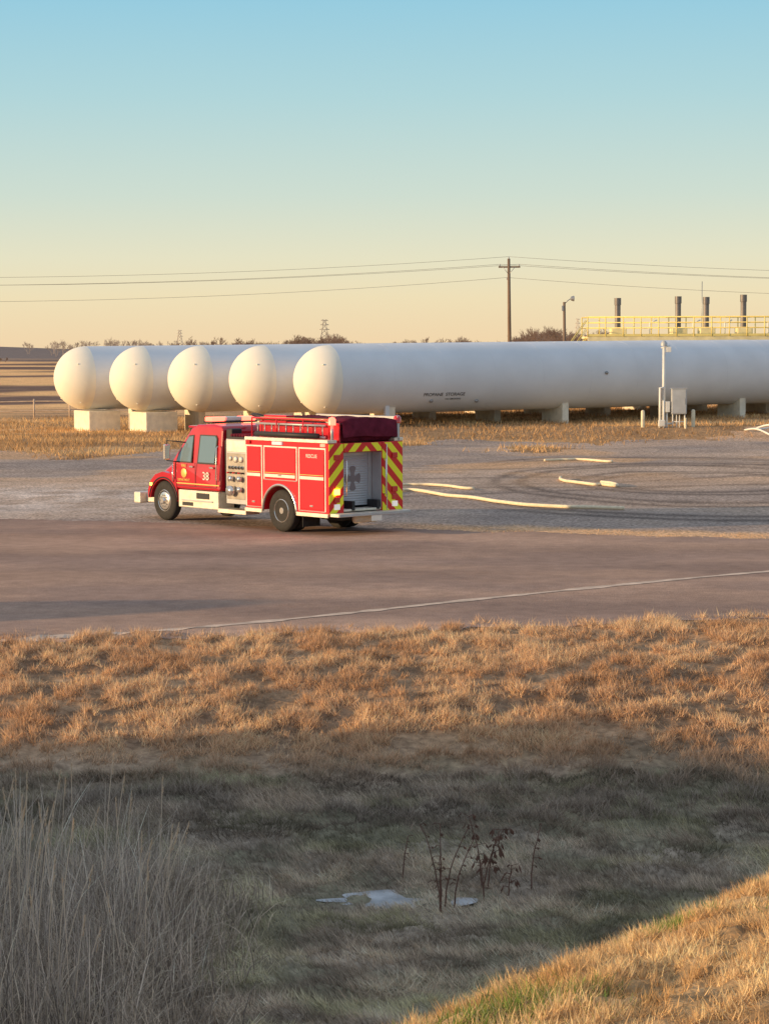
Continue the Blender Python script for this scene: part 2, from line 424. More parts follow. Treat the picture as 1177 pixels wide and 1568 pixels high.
# ---------------------------------------------------------------- dead weeds
M_weed=mat('dead_weed',(.17,.09,.065),.9,var=.3,scale=9)
def weed(x,y,h,leafy,seed,leanx=0,ns=2):
    rd=random.Random(seed);L=[];z=gz(x,y)-.03;LV=[];LF=[]
    for s in range(ns):
        lean=rd.uniform(-.22,.22)+leanx;hh=h*rd.uniform(.7,1.05);pts=[]
        bx=x+rd.uniform(-.06,.06)
        for i in range(9):
            t=i/8;pts.append((bx+lean*hh*t*t+rd.uniform(-.006,.006),y+rd.uniform(-.02,.02),z+hh*t))
        L.append((pts,[.009-.005*i/8 for i in range(9)]))
        for i in range(3,9):
            for q in range(1+int(2.2*leafy)):
                p=pts[i];a=rd.uniform(0,6.28);l=rd.uniform(.02,.045)*(1+1.2*leafy)
                e=(p[0]+l*math.cos(a),p[1]+l*math.sin(a)*.6,p[2]+l*rd.uniform(-.1,.5))
                e2=(e[0]+l*.5*math.cos(a),e[1],e[2]-l*rd.uniform(.5,1.1)*(leafy+.2))
                L.append(([p,e,e2],.0035))
                if leafy>.3 or rd.random()<.8:
                    w=rd.uniform(.007,.015)*(1+leafy*.4);k=len(LV)
                    LV+=[e,((e[0]+e2[0])/2+w,e[1],(e[2]+e2[2])/2),e2,((e[0]+e2[0])/2-w,e[1]+.01,(e[2]+e2[2])/2-.01)];LF.append((k,k+1,k+2,k+3))
    o=tubes('dead_weed',L,M_weed,n=5)
    if LV: meshob('leaves',LV,LF,M_weed,o)
weed(.52,22.0,.95,.45,1,-.05);weed(.66,22.2,.85,.45,2,.08,2);weed(1.10,22.9,.74,1.0,3,.30,2);weed(1.06,22.9,.78,1.0,8,-.05,1);weed(1.30,22.7,.5,.9,4,.2,1);weed(1.5,22.9,.76,.45,5,.10,1);weed(.18,23.3,.5,.0,6,0,1);weed(1.0,22.5,.6,.1,7,.0,1);weed(.60,22.1,.7,.4,9,.0,2)

# ---------------------------------------------------------------- propane tanks
M_tank=mat('tank_paint_sky_tint',(.72,.745,.78),.6,var=.06,scale=.5,bump=.03,bscale=3,spec=.2)  # white paint with bluish sky sheen put into the colour
M_head=mat('head_paint_sun_tint',(.88,.835,.72),.6,var=.04,scale=.6,spec=.2)  # warmer than the shell: sunlit glow put into the head colour
M_conc=mat('concrete_saddle',(.86,.79,.64),.9,var=.12,scale=3,bump=.3)
M_steel=mat('steel',(.35,.35,.35),.45,.7)
M_black=mat('black',(.02,.02,.022),.6)
RT=1.84;TH=R(27);LEN=42
for k in range(5):
    cx=-2.95-3.60*k; cy=116+2.95*k
    root=empty('propane_tank' if k==0 else 'propane_tank.%03d'%k,(cx,cy,3.03),TH)
    root.rotation_euler=(0,-R(.35),TH)
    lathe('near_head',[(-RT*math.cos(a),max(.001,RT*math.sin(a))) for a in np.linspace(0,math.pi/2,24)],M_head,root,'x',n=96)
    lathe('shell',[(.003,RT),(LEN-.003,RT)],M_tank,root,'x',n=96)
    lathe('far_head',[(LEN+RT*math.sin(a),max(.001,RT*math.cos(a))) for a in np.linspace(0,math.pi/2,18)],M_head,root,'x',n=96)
    for w in [0.0]+list(np.arange(3.05,LEN,3.05)):
        lathe('weld_seam',[(w-.014,RT-.01),(w-.009,RT+.003),(w+.009,RT+.003),(w+.014,RT-.01)],M_tank,root,'x',n=96)
    for (a,b) in ((.9,.5),(1.05,2.6),(1.2,4.1),(.8,5.2)):
        d=Vector((-math.cos(a),math.sin(a)*math.cos(b),math.sin(a)*math.sin(b)))
        tube('nozzle',[d*(RT-.02),d*(RT+.04)],.045,M_head,root,10)
    for w in (3.2,14,26,38):
        n=20;pr=[(-1.1,-3.5),(1.1,-3.5),(1.1,-1.45)]
        pr+=[((RT-.02)*math.sin(t),-(RT-.02)*math.cos(t)) for t in np.linspace(.62,-.62,n)]
        pr+=[(-1.1,-1.45)]
        V=[(w-.2,a,b) for a,b in pr]+[(w+.2,a,b) for a,b in pr];m=len(pr)
        F=[tuple(range(m)),tuple(range(2*m-1,m-1,-1))]+[(i,(i+1)%m,m+(i+1)%m,m+i) for i in range(m)]
        meshob('saddle',V,F,M_conc,root)
    if k>=3:
        box('foundation_block',-.3,1.6,-1.35,1.35,-3.4,-1.90,M_conc,root,.03)
    if k==0:
        m=Matrix.Translation((6.1,-RT*.885-.004,-RT*.466-.004))@Matrix.Rotation(R(90+28),4,'X')
        text('stencil_text','PROPANE  STORAGE',.27,M_black,root,m)
        m2=Matrix.Translation((6.7,-RT*.80-.004,-RT*.60-.004))@Matrix.Rotation(R(90+37),4,'X')
        text('stencil_text_small','NO SMOKING',.15,M_black,root,m2)
        box('drain_bracket',2.78,3.02,-1.2,-1.0,-1.95,-1.35,M_tank,root)
        for w,h in ((16.2,.15),(5.4,-1.2),(8.2,-1.25)):
            a=math.sqrt(RT*RT-h*h)
            tube('side_port',[(w,-a+.05,h),(w,-a-.08,h)],.09,M_steel,root,12)

# ---------------------------------------------------------------- instrument mast, cabinet, bollards
M_wht=mat('white_paint',(.80,.79,.74),.5,var=.08)
M_cab=mat('cabinet_grey',(.50,.52,.53),.5,.1)
g=gz(14.4,113)
mast=empty('instrument_mast',(14.4,113,g))
box('base_plate',-.2,.2,-.2,.2,0,.05,M_steel,mast)
tube('pole',[(0,0,0),(0,0,4.15)],.08,M_wht,mast,12)
tube('arm',[(-.15,0,4.1),(.3,0,4.22)],.035,M_wht,mast)
lathe('sensor_dome',[(0,.02),(0,.16),(.12,.17),(.24,.11),(.28,.02)],M_cab,mast,'z',loc=(0,0,4.2),n=20)
box('sensor_box',.12,.36,-.1,.1,3.88,4.15,M_wht,mast)
cabn=empty('electrical_cabinet',(14.75,112.9,g-.1))
box('enclosure',.02,.80,-.16,.16,.80,2.10,M_cab,cabn,.02)
box('door',.06,.76,-.185,-.162,.85,2.05,M_cab,cabn,.01)
box('hinge_strip',.70,.73,-.2,-.187,1.3,1.6,M_steel,cabn,.003)
box('rain_hood',-.02,.84,-.2,.2,2.102,2.14,M_cab,cabn,.005)
tubes('stand',[([(.1,0,-.1),(.1,0,.81)],.04),([(.72,0,-.1),(.72,0,.81)],.04),([(.1,0,.4),(.72,0,.4)],.03),([(.3,0,-.1),(.3,0,.81)],.03),([(.45,.0,-.1),(.45,0,.81)],.03)],M_wht,cabn)
box('junction_box',-.28,-.06,-.15,.1,.9,1.45,M_wht,cabn)
tubes('conduits',[([(-.55,0,-.1),(-.55,0,2.15),(-.35,0,2.15)],.07),([(-.38,-.08,-.1),(-.38,-.08,1.5)],.06),([(-.2,0,-.1),(-.2,0,.95)],.05),([(-.62,.1,.3),(.1,.1,.3)],.05)],M_wht,cabn,8)
box('valve_body',-.65,-.3,-.2,.0,.15,.5,M_wht,cabn,.04)
M_bol=mat('bollard_paint',(.78,.70,.50),.6)
for i,(bx,by) in enumerate(((13.35,113.2),(15.95,113.2))):
    lathe('bollard' if i==0 else 'bollard.001',[(-.2,.10),(.92,.10),(.98,.07),(1.0,.01)],M_bol,None,'z',loc=(bx,by,gz(bx,by)-.1),n=18)
lathe('bollard.002',[(-.2,.06),(.5,.06),(.55,.01)],M_bol,None,'z',loc=(15.45,112.4,gz(15.45,112.4)),n=12)
P=[(18.3,111.3),(18.6,109),(19.4,106.5),(20.2,107.5),(19.6,110.5),(18.9,111.5),(20.6,112.5),(22,111)]
tube('coiled_hose',catmull([(a,b,gz(a,b)+.05+.35*(i%3==1)) for i,(a,b) in enumerate(P)],8),.05,M_wht)

# ---------------------------------------------------------------- fire hoses on the ground
M_hose=mat('hose_canvas',(.84,.72,.50),.85,var=.12,scale=8)
def hose(P,r=.05):
    pts=[]
    for i,p in enumerate(catmull([(a,b,0) for a,b in P],14)):
        pts.append((p.x+.05*(float(vn(i*.21,1,5))-.5),p.y+.9*(float(vn(i*.13,r*40,6))-.5),0))
    pts=[(a,b,gz(a,b)+r+.02) for a,b,_ in pts]
    tube('fire_hose',pts,r,M_hose)
hose([(-1.2,66.5),(-.4,70),(.8,72.4),(2.3,69.4),(3.8,66.6),(5.4,65.2),(7.0,64.3)],.055)
hose([(.2,74.6),(.94,75.4),(1.9,74.6),(3.0,73.2)],.048)
hose([(6.4,79.5),(6.35,78),(6.75,76.3),(7.3,75.0),(7.8,74.4),(7.95,75.6),(7.6,77.0)],.055)
hose([(6.6,90.2),(7.5,91.0),(8.3,90.6),(9.3,89.2)],.05)

# ---------------------------------------------------------------- utility pole and wires
M_wood=mat('pole_wood',(.20,.14,.10),.9,var=.25,scale=6,bump=.3,stretch=(1,1,.1))
M_wire=mat('wire',(.16,.14,.14),.6)
def upole(name,x,y,h):
    r=empty(name,(x,y,0))
    tube('shaft',[(0.12,0,-.2),(.04,0,h*.6),(0,0,h)],[.19,.15,.12],M_wood,r,10)
    box('crossarm',-.85,.95,-.06,.06,h-.75,h-.62,M_wood,r)
    tubes('braces',[([(-.5,-.08,h-.7),(0,-.1,h-1.3)],.025),([(.5,-.08,h-.7),(0,-.1,h-1.3)],.025)],M_steel,r)
    for ix in (-.75,0.0,.85):
        z=h-.62 if ix else h
        lathe('insulator',[(0,.02),(.03,.06),(.09,.04),(.12,.06),(.18,.02)],M_cab,r,'z',loc=(ix,0,z),n=12)
    lathe('neutral_bracket',[(0,.02),(.1,.07),(.2,.02)],M_cab,r,'z',loc=(-.15,0,h-1.75),n=10)
    return r
upole('utility_pole',10.4,183,12.0)
upole('utility_pole.001',-82,176,12.0)
upole('utility_pole.002',100,186,12.0)
W=[]
att=((-.75,-.46,0),(0,.17,0),(.85,-.46,0),(-.15,-1.55,0))
poles=((-82,176,12.0),(10.4,183,12.0),(100,186,12.0))
for a,b in ((0,1),(1,2)):
    for (ox,oz,_) in att:
        p0=Vector(poles[a])+Vector((ox,0,oz));p1=Vector(poles[b])+Vector((ox,0,oz));pts=[]
        for i in range(31):
            t=i/30;q=p0.lerp(p1,t);q.z-=(1.65 if oz>-1 else 1.9)*4*t*(1-t);pts.append(q)
        W.append((pts,.012))
tubes('power_lines',W,M_wire,n=5)

lp=empty('yard_light_pole',(12.3,150,0))
tube('shaft',[(.08,0,-.1),(0,0,7.75)],[.13,.09],M_wood,lp,10)
tube('arm',[(0,0,7.6),(.25,0,7.85),(.5,0,8.0)],.03,M_steel,lp)
lathe('lamp_head',[(0,.05),(.05,.14),(.22,.19),(.26,.17),(.27,.02)],M_steel,lp,'x',loc=(.42,0,7.98),n=16)
box('control_box',-.16,-.04,-.1,.1,7.15,7.5,M_steel,lp)

# ---------------------------------------------------------------- lattice towers
def tower(name,x,y,h,w,m,thick):
    L=[];zz=np.linspace(0,1,8)
    def hw(t): return w*(.5*(1-t)**1.3+.09)
    for sx in(-1,1):
        for sy in(-1,1):
            L.append(([(sx*hw(t),sy*hw(t),t*h) for t in zz],thick))
    for i in range(7):
        a,b=zz[i],zz[i+1]
        for s in(-1,1):
            for q in(-1,1):
                L.append(([(-q*hw(a),s*hw(a),a*h),(q*hw(b),s*hw(b),b*h)],thick*.7))
                L.append(([(s*hw(a),-q*hw(a),a*h),(s*hw(b),q*hw(b),b*h)],thick*.7))
    for t,l in((.70,.42),(.84,.36),(.97,.30)):
        L.append(([(-l*w,0,t*h),(l*w,0,t*h)],thick)); 
        for s in(-1,1): L.append(([(s*l*w,0,t*h),(s*.1*w,0,(t+.04)*h)],thick*.7))
    o=tubes(name,L,m,n=4);o.location=(x,y,gz(x,y));return o
M_tow=mat('galvanised_far',(.30,.26,.25),.8)
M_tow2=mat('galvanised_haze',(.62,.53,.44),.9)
tower('transmission_tower',-40.3,1500,22.5,8,M_tow,.15)
tower('transmission_tower.001',-230,2480,24,9,M_tow2,.16)
tower('transmission_tower.002',-430,3400,17,8,M_tow2,.16)
tower('transmission_tower.003',-375,3300,15,8,M_tow2,.16)
tower('transmission_tower.004',238,2700,38,9,M_tow2,.16)

# ---------------------------------------------------------------- distant trees
def treeline(name,N,xr,yr,hr,m,seed,off=-.55,sc=45):
    rd=random.Random(seed);V=[];F=[]
    def br(p,d,l,w,dep):
        e=p+d*l; s=Vector((w,0,0)); k=len(V)
        V.extend([p-s,p+s,e+s*.6,e-s*.6]);F.append((k,k+1,k+2,k+3))
        if dep==0:return
        for i in range(rd.choice([2,3,3])):
            nd=(d+Vector((rd.gauss(0,.55),rd.gauss(0,.3),rd.gauss(.1,.3)))).normalized()
            br(p+d*l*rd.uniform(.5,1),nd,l*rd.uniform(.6,.85),max(w*.6,.05),dep-1)
    for i in range(N):
        x=rd.uniform(*xr);y=rd.uniform(*yr)
        cl=float(fbm(x/sc,3,seed));
        if rd.random()>cl*2.2+off: continue
        h=rd.uniform(*hr)*(.45+1.0*cl);base=Vector((x,y,gz(x,y)-.2))
        for q in range(rd.choice([1,2,2])):
            br(base+Vector((rd.uniform(-2,2),0,0)),Vector((rd.gauss(0,.25),0,1)).normalized(),h*.34,.16,5)
    me=bpy.data.meshes.new(name);me.from_pydata(V,[],F);me.materials.append(m)
    link(bpy.data.objects.new(name,me))
M_tr=mat('bare_branches',(.26,.18,.14),.95,var=.2,scale=.05)
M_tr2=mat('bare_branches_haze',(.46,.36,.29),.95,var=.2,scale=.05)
treeline('distant_treeline',330,(-60,62),(640,800),(8.2,10.8),M_tr,5,-.15,18)
treeline('distant_treeline.001',240,(-200,330),(1150,1400),(7,10.5),M_tr2,9)
treeline('distant_treeline.002',14,(-150,-95),(420,720),(1.6,2.6),M_tr,12)
treeline('distant_treeline.003',22,(38,62),(560,640),(8,10),M_tr,16)

# ---------------------------------------------------------------- fence at left
FL=[];fy=148
for i in range(16):
    fx=-50+i*2.4; g0=gz(fx,fy); FL.append(([(fx,fy,g0-.2),(fx,fy,g0+1.35)],.06))
for zz in(.55,1.2):
    FL.append(([(-50+i*2.4,fy,gz(-50+i*2.4,fy)+zz) for i in range(16)],.045))
tubes('pipe_fence',FL,mat('rust_pipe',(.60,.45,.32),.8,var=.2))

# ---------------------------------------------------------------- yellow loading platform with stacks
M_yel=mat('yellow_paint',(.90,.72,.24),.55,var=.08)
M_grating=mat('platform_skid',(.86,.74,.42),.7,var=.15,scale=1.5)
M_stack=mat('exhaust_metal',(.18,.165,.16),.5,.4,var=.3,scale=1.2)
pf=empty('loading_platform',(13.9,150,0),R(2))
box('deck_girder',0,34,-.05,.10,5.02,5.42,M_grating,pf,.01)
box('deck',0,34,.11,3.2,5.25,5.40,M_grating,pf,.01)
box('toe_board',0,34,-.09,-.055,5.40,5.56,M_yel,pf,.005)
Lr=[]
for yy in(-.07,3.15):
    for i in range(29): Lr.append(([(i*1.214,yy,5.38),(i*1.214,yy,6.72)],.042))
    for z in(5.98,6.34,6.72): Lr.append(([(0,yy,z),(34,yy,z)],.048 if z>6.5 else .036))
Lr+= [([(0,0,z),(0,3.1,z)],.03) for z in(6.0,6.72)]
tubes('railings',Lr,M_yel,pf)
tubes('legs',[([(i,yy,-.1),(i,yy,5.2)],.10) for i in(0.2,6,12,18,24,30) for yy in(.1,3.0)],M_yel,pf,8)
St=[]
for yy in(.3,1.2):
    St+= [([(-3.8,yy,0),(0,yy,5.3)],.06),([(-3.8,yy,1.1),(0,yy,6.5)],.03),([(-3.8,yy,.55),(0,yy,5.9)],.025)]
for i in range(20):
    t=i/20;St.append(([(-3.8+3.8*t,.3,5.3*t+.05),(-3.8+3.8*t,1.2,5.3*t+.05)],.04))
tubes('stairs',St,M_yel,pf)
for (sx,hh) in((2.35,8.05),(6.55,8.15),(8.5,8.1),(11.1,8.25),(17,8.2),(22,8.2)):
    lathe('stack',[(5.4,.10),(5.4,.2),(hh-.5,.2),(hh-.48,.235),(hh,.235),(hh,.18),(hh-.4,.17)],M_stack,pf,'z',loc=(sx,2.1,0),n=20)
    box('engine_cowl',sx-.5,sx+.55,1.5,2.7,5.41,5.95,M_grating,pf,.04)
tubes('antenna',[([(8.35,2.9,5.3),(8.35,2.9,9.2)],.025)],M_steel,pf)
tubes('handwheel_pipes',[([(x0,1.0,5.4),(x0,1.0,6.3),(x0+.5,1.0,6.5)],.05) for x0 in(4.4,7.4,9.6,12.6)],M_wht,pf)

# ================================================================ FIRE TRUCK
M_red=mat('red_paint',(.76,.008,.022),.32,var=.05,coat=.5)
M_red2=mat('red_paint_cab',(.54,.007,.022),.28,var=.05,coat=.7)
M_sil=mat('diamond_plate',(.80,.73,.60),.42,.3,var=.15,scale=6,bump=.3,bscale=60)
M_alu=mat('brushed_aluminium',(.50,.51,.52),.42,.4,var=.08,scale=4)
M_pan=mat('pump_panel_steel',(.40,.36,.31),.4,.5,var=.2,scale=5)
M_str=mat('reflective_white',(.84,.78,.68),.4)
M_chr=mat('chrome',(.78,.75,.70),.22,.8,var=.03)
M_rub=mat('tyre_rubber',(.030,.028,.026),.85,var=.25,scale=10)
M_glass=mat('window_glass',(.16,.22,.24),.05,0,var=.02,coat=1,spec=1)
M_tarp=mat('maroon_tarp',(.13,.016,.032),.9,var=.3,scale=4,bump=.6,bscale=8,spec=.1)
M_gold=mat('gold_leaf',(.80,.55,.15),.4,.3)
M_lr=mat('red_lens_lit',(1,.07,.04),.3,emit=8)
M_lo=mat('red_lens',(.60,.02,.02),.2,coat=1)
M_la=mat('amber_lens_lit',(1,.45,.05),.3,emit=8)
M_hd=mat('headlamp_glass',(.8,.8,.78),.1,.3,emit=.4)
def chevmat():
    m,nt,b=newmat('chevron_reflective');L=nt.links
    tc=nt.nodes.new('ShaderNodeTexCoord');s=nt.nodes.new('ShaderNodeSeparateXYZ');L.new(tc.outputs['Object'],s.inputs[0])
    a=nt.nodes.new('ShaderNodeMath');a.operation='ABSOLUTE';L.new(s.outputs['Y'],a.inputs[0])
    ad=nt.nodes.new('ShaderNodeMath');ad.operation='ADD';L.new(a.outputs[0],ad.inputs[0]);L.new(s.outputs['Z'],ad.inputs[1])
    mu=nt.nodes.new('ShaderNodeMath');mu.operation='MULTIPLY';mu.inputs[1].default_value=2.2;L.new(ad.outputs[0],mu.inputs[0])
    fr=nt.nodes.new('ShaderNodeMath');fr.operation='FRACT';L.new(mu.outputs[0],fr.inputs[0])
    gt=nt.nodes.new('ShaderNodeMath');gt.operation='GREATER_THAN';gt.inputs[1].default_value=.5;L.new(fr.outputs[0],gt.inputs[0])
    mx=nt.nodes.new('ShaderNodeMix');mx.data_type='RGBA';L.new(gt.outputs[0],mx.inputs[0])
    mx.inputs[6].default_value=(.72,.02,.02,1);mx.inputs[7].default_value=(.95,.92,.03,1)
    L.new(mx.outputs[2],b.inputs['Base Color']);b.inputs['Roughness'].default_value=.35
    return m
M_chev=chevmat()
def rollmat():
    m,nt,b=newmat('rollup_door');L=nt.links
    tc=nt.nodes.new('ShaderNodeTexCoord');w=nt.nodes.new('ShaderNodeTexWave');w.bands_direction='Z';w.inputs['Scale'].default_value=5
    L.new(tc.outputs['Object'],w.inputs['Vector']);bp=nt.nodes.new('ShaderNodeBump');bp.inputs['Strength'].default_value=.5;bp.inputs['Distance'].default_value=.02
    L.new(w.outputs['Fac'],bp.inputs['Height']);L.new(bp.outputs[0],b.inputs['Normal'])
    b.inputs['Base Color'].default_value=(.50,.52,.55,1);b.inputs['Roughness'].default_value=.45;b.inputs['Metallic'].default_value=.3
    return m
M_roll=rollmat()
T=empty('fire_truck',(-1.78,57.75,gz(-2.5,59)+.01),math.atan2(.755,-.656))
def B(n,*a,bevel=.012): return box(n,*a[:6],a[6],T,bevel)
def wheel(nm,x,y,side,dual):
    w=.27;r=.55
    prof=[(-w/2+.02,.30),(-w/2,.36),(-w/2+.0,.46),(-w/2+.03,.525),(-w/2+.06,r),(w/2-.06,r),(w/2-.03,.525),(w/2,.46),(w/2,.36),(w/2-.02,.30)]
    for k in range(2 if dual else 1):
        yy=y-side*k*.32
        lathe(nm+'_tyre',prof,M_rub,T,'y',loc=(x,yy,r),n=48)
        rv=[(-.13,.29),(.12,.305),(.13,.29),(.10,.27)]
        if not dual: inner=[(.10,.27),(.13,.22),(.13,.10),(.17,.09),(.20,.06),(.20,.001)]
        elif k==0: inner=[(.10,.27),(.02,.25),(-.04,.20),(-.04,.12),(.08,.11),(.12,.08),(.12,.001)]
        else: inner=[(.10,.27),(0,.2),(0,.001)]
        pr=[(a*side,b) for a,b in rv+inner[1:]]
        lathe(nm+'_rim',pr,M_chr,T,'y',loc=(x,yy,r),n=36)
        if k==0:
            for q in range(10):
                t=q*.628;off=(.135 if not dual else -.03)*side
                tube('lug',[(x+.16*math.cos(t),yy+off,r+.16*math.sin(t)),(x+.16*math.cos(t),yy+off+side*.03,r+.16*math.sin(t))],.015,M_steel,T,6)
for s in(1,-1):
    wheel('front_wheel',5.3,s*1.04,s,False); wheel('rear_wheel',0,s*1.08,s,True)
tube('front_axle',[(5.3,-.95,.5),(5.3,.95,.5)],.07,M_black,T);tube('rear_axle',[(0,-.95,.53),(0,.95,.53)],.11,M_black,T)
lathe('differential',[(-.25,.08),(-.18,.22),(.18,.22),(.25,.08)],M_black,T,'y',loc=(0,0,.53),n=20)
for s in(-1,1): B('frame_rail',-2.0,6.3,s*.42-.05,s*.42+.05,.62,.86,M_black)
def hwc(px,pz): return 1.0 if pz<1.65 else 1.0-.13*(pz-1.65)/1.05
cabp=[(2.72,.92),(2.72,2.58),(2.80,2.68),(3.2,2.73),(3.9,2.70),(4.15,2.60),(4.88,1.70),(4.92,1.5),(4.92,.92)]
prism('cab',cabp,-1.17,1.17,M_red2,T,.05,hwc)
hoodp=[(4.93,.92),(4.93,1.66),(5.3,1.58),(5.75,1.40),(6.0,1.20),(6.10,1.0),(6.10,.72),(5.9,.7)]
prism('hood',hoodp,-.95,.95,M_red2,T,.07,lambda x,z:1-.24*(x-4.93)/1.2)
arc=[(5.3+.63*math.cos(t),.52+.63*math.sin(t)) for t in np.linspace(.14,math.pi-.05,18)]
fp=[(4.66,.80),(4.70,1.15),(4.95,1.32),(5.35,1.36),(5.7,1.27),(5.95,1.07),(6.06,.80),(6.04,.60)]+arc
for s in(-1,1):
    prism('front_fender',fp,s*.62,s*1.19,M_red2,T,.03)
    arc2=[(5.3+.68*math.cos(t),s*1.195,.52+.68*math.sin(t)) for t in np.linspace(.15,math.pi-.1,18)]
    tube('fender_flare',arc2,.022,M_black,T,6)
    box('headlamp',5.96,6.085,s*.98-.13,s*.98+.13,.84,1.03,M_hd,T,.03)
    B('turn_signal',5.84,5.92,s*1.20-.02,s*1.20+.02,.95,1.03,M_la if s>0 else M_lo,bevel=.005)
B('grille',6.105,6.15,-.52,.52,.78,1.14,M_chr,bevel=.01)
for i in range(4): B('grille_bar',6.155,6.17,-.48,.48,.83+i*.08,.855+i*.08,M_black,bevel=.002)
B('front_bumper',6.40,6.72,-1.22,1.22,.42,.74,M_sil,bevel=.04)
B('bumper_extension',6.0,6.395,-1.0,1.0,.46,.70,M_sil,bevel=.01)
for s in(-1,1): B('tow_eye',6.72,6.80,s*.5-.04,s*.5+.04,.48,.56,M_chr,bevel=.01)
def sidey(z): return 1.17*hwc(0,z)
def pane(nm,pts,s,m,off=.006):
    V=[(x,s*(sidey(z)+off),z) for x,z in pts];meshob(nm,V,[tuple(range(len(V)))],m,T)
for s in(-1,1):
    for nm,pts in(('front_door_window',[(4.02,1.68),(4.68,1.68),(4.62,1.82),(4.22,2.36),(4.02,2.38)]),('rear_door_window',[(2.95,1.68),(3.68,1.68),(3.68,2.40),(3.02,2.40),(2.95,2.33)])):
        cxm=sum(p[0] for p in pts)/len(pts);czm=sum(p[1] for p in pts)/len(pts)
        pane(nm+'_seal',[(cxm+(x-cxm)*1.12,czm+(z-czm)*1.10) for x,z in pts],s,M_black,.004)
        pane(nm,pts,s,M_glass,.009)
    for xx in(3.82,2.86,4.74):
        B('door_gap',xx-.008,xx+.008,s*1.1665,s*1.1735,1.0,1.66,M_black,bevel=0)
    B('sill_gap',2.86,4.74,s*1.1665,s*1.1735,1.0,1.015,M_black,bevel=0)
    for xx in(3.92,3.0): B('door_handle',xx,xx+.16,s*1.172-.02,s*1.172+.02,1.52,1.57,M_chr,bevel=.01)
    B('gold_stripe',2.74,4.90,s*1.1675,s*1.1745,1.06,1.09,M_gold,bevel=0)
    tubes('grab_rail',[([(2.80,s*1.19,1.2),(2.80,s*1.23,1.25),(2.80,s*1.2,2.1),(2.80,s*1.13,2.15)],.018),([(4.80,s*1.19,1.1),(4.80,s*1.23,1.15),(4.80,s*1.22,1.6)],.016)],M_chr,T)
    tubes('mirror_arm',[([(4.55,s*1.14,1.65),(4.75,s*1.45,1.7),(4.75,s*1.45,2.25),(4.35,s*1.08,2.2)],.018)],M_black,T)
    B('mirror',4.70,4.79,s*1.46-.10,s*1.46+.10,1.72,2.15,M_chr,bevel=.03)
V=[(4.22,-.92,2.53),(4.22,.92,2.53),(4.88,1.05,1.735),(4.88,-1.05,1.735)]
meshob('windshield',[(x+.012,y,z+.006) for x,y,z in V],[(0,1,2,3)],M_glass,T)
B('sun_visor',4.1,4.42,-.95,.95,2.60,2.66,M_red2,bevel=.02)
B('light_bar_base',3.55,3.95,-.78,.78,2.735,2.78,M_black)
for i,(a,b) in enumerate(((-.76,-.3),(-.28,.28),(.3,.76))):
    B('light_bar_lens',3.58,3.92,a,b,2.782,2.90,M_lr if i!=1 else M_str,bevel=.03)
def sidem(x,y,z): return Matrix.Translation((x,y,z))@Matrix.Rotation(math.pi,4,'Z')@Matrix.Rotation(R(90),4,'X')
text('unit_number','38',.31,M_str,T,sidem(3.34,1.176,1.30))
text('door_lettering','FIRE',.12,M_gold,T,sidem(4.35,1.176,1.56))
lathe('door_seal',[(1.172,.13),(1.178,.12),(1.178,.001)],M_gold,T,'y',loc=(4.35,0,1.36),n=24)
text('door_lettering_lower','DEPARTMENT',.09,M_gold,T,sidem(4.35,1.176,1.17))
for s in(-1,1):
    B('step_box',2.75,4.58,s*.92-.27,s*.92+.27,.42,.90,M_sil,bevel=.02)
    B('step_tread',3.0,4.4,s*1.19-.03,s*1.22,.60,.64,M_alu,bevel=.005)
    B('step_recess',3.15,3.75,s*1.19-.004,s*1.19+.004,.68,.84,M_black,bevel=0)
    B('step_recess',3.9,4.4,s*1.19-.004,s*1.19+.004,.47,.57,M_black,bevel=0)
    B('running_board',1.46,2.70,s*1.0-.22,s*1.0+.25,.36,.47,M_sil,bevel=.01)
tube('fuel_tank',[(2.78,-.75,.62),(4.3,-.75,.62)],.25,M_chr,T,20)
B('cab_rear_equipment',2.45,2.70,-1.0,1.0,.9,2.30,M_black)
B('exhaust_guard',2.40,2.66,.62,.98,1.9,2.62,M_black,bevel=.04)
B('pump_house',1.46,2.42,-1.16,1.16,.62,2.36,M_alu)
for s in(-1,1):
    B('pump_panel',1.52,2.36,s*1.165-.006,s*1.165+.018,.75,1.98,M_pan,bevel=.006)
    B('pump_panel_top',1.52,2.36,s*1.165-.006,s*1.165+.014,2.02,2.32,M_sil,bevel=.006)
    def disc(nm,x,z,r,m,d=.05):
        tube(nm,[(x,s*1.18,z),(x,s*(1.18+d),z)],r,m,T,14)
    for (x,z,r) in((1.72,1.82,.085),(1.95,1.82,.085),(2.18,1.84,.06),(1.66,1.60,.05),(1.80,1.60,.05),(1.94,1.60,.05),(2.08,1.60,.05),(2.22,1.60,.05)):
        disc('gauge_bezel',x,z,r,M_chr,.03);disc('gauge_face',x,z,r*.8,M_black if r<.055 else M_str,.035)
    for (x,z) in((1.72,1.30),(2.10,1.30),(1.72,1.02)): disc('discharge_cap',x,z,.075,M_chr,.13)
    disc('suction_intake',2.08,.98,.14,M_chr,.16)
    for i in range(6): B('valve_handle',1.62+i*.12,1.66+i*.12,s*1.18,s*1.27,1.44,1.48,M_red if i%2 else M_black,bevel=.005)
B('crosslay_opening',1.6,2.3,-1.17,1.17,2.362,2.42,M_black)
tubes('crosslay_hose',[([(1.65+i*.12,-1.1,2.45),(1.65+i*.12,1.1,2.45)],.05) for i in range(6)],M_tarp,T)
tube('deck_gun_riser',[(1.9,0,2.42),(1.9,0,2.75)],.08,M_chr,T,12);tube('deck_gun',[(1.9,0,2.75),(2.1,.0,2.88),(2.5,0,2.95),(2.75,0,2.97)],[.08,.07,.06,.045],M_black,T,12)
arcb=[(.69*math.cos(t),.52+.69*math.sin(t)) for t in np.linspace(0.04,math.pi-.04,22)]
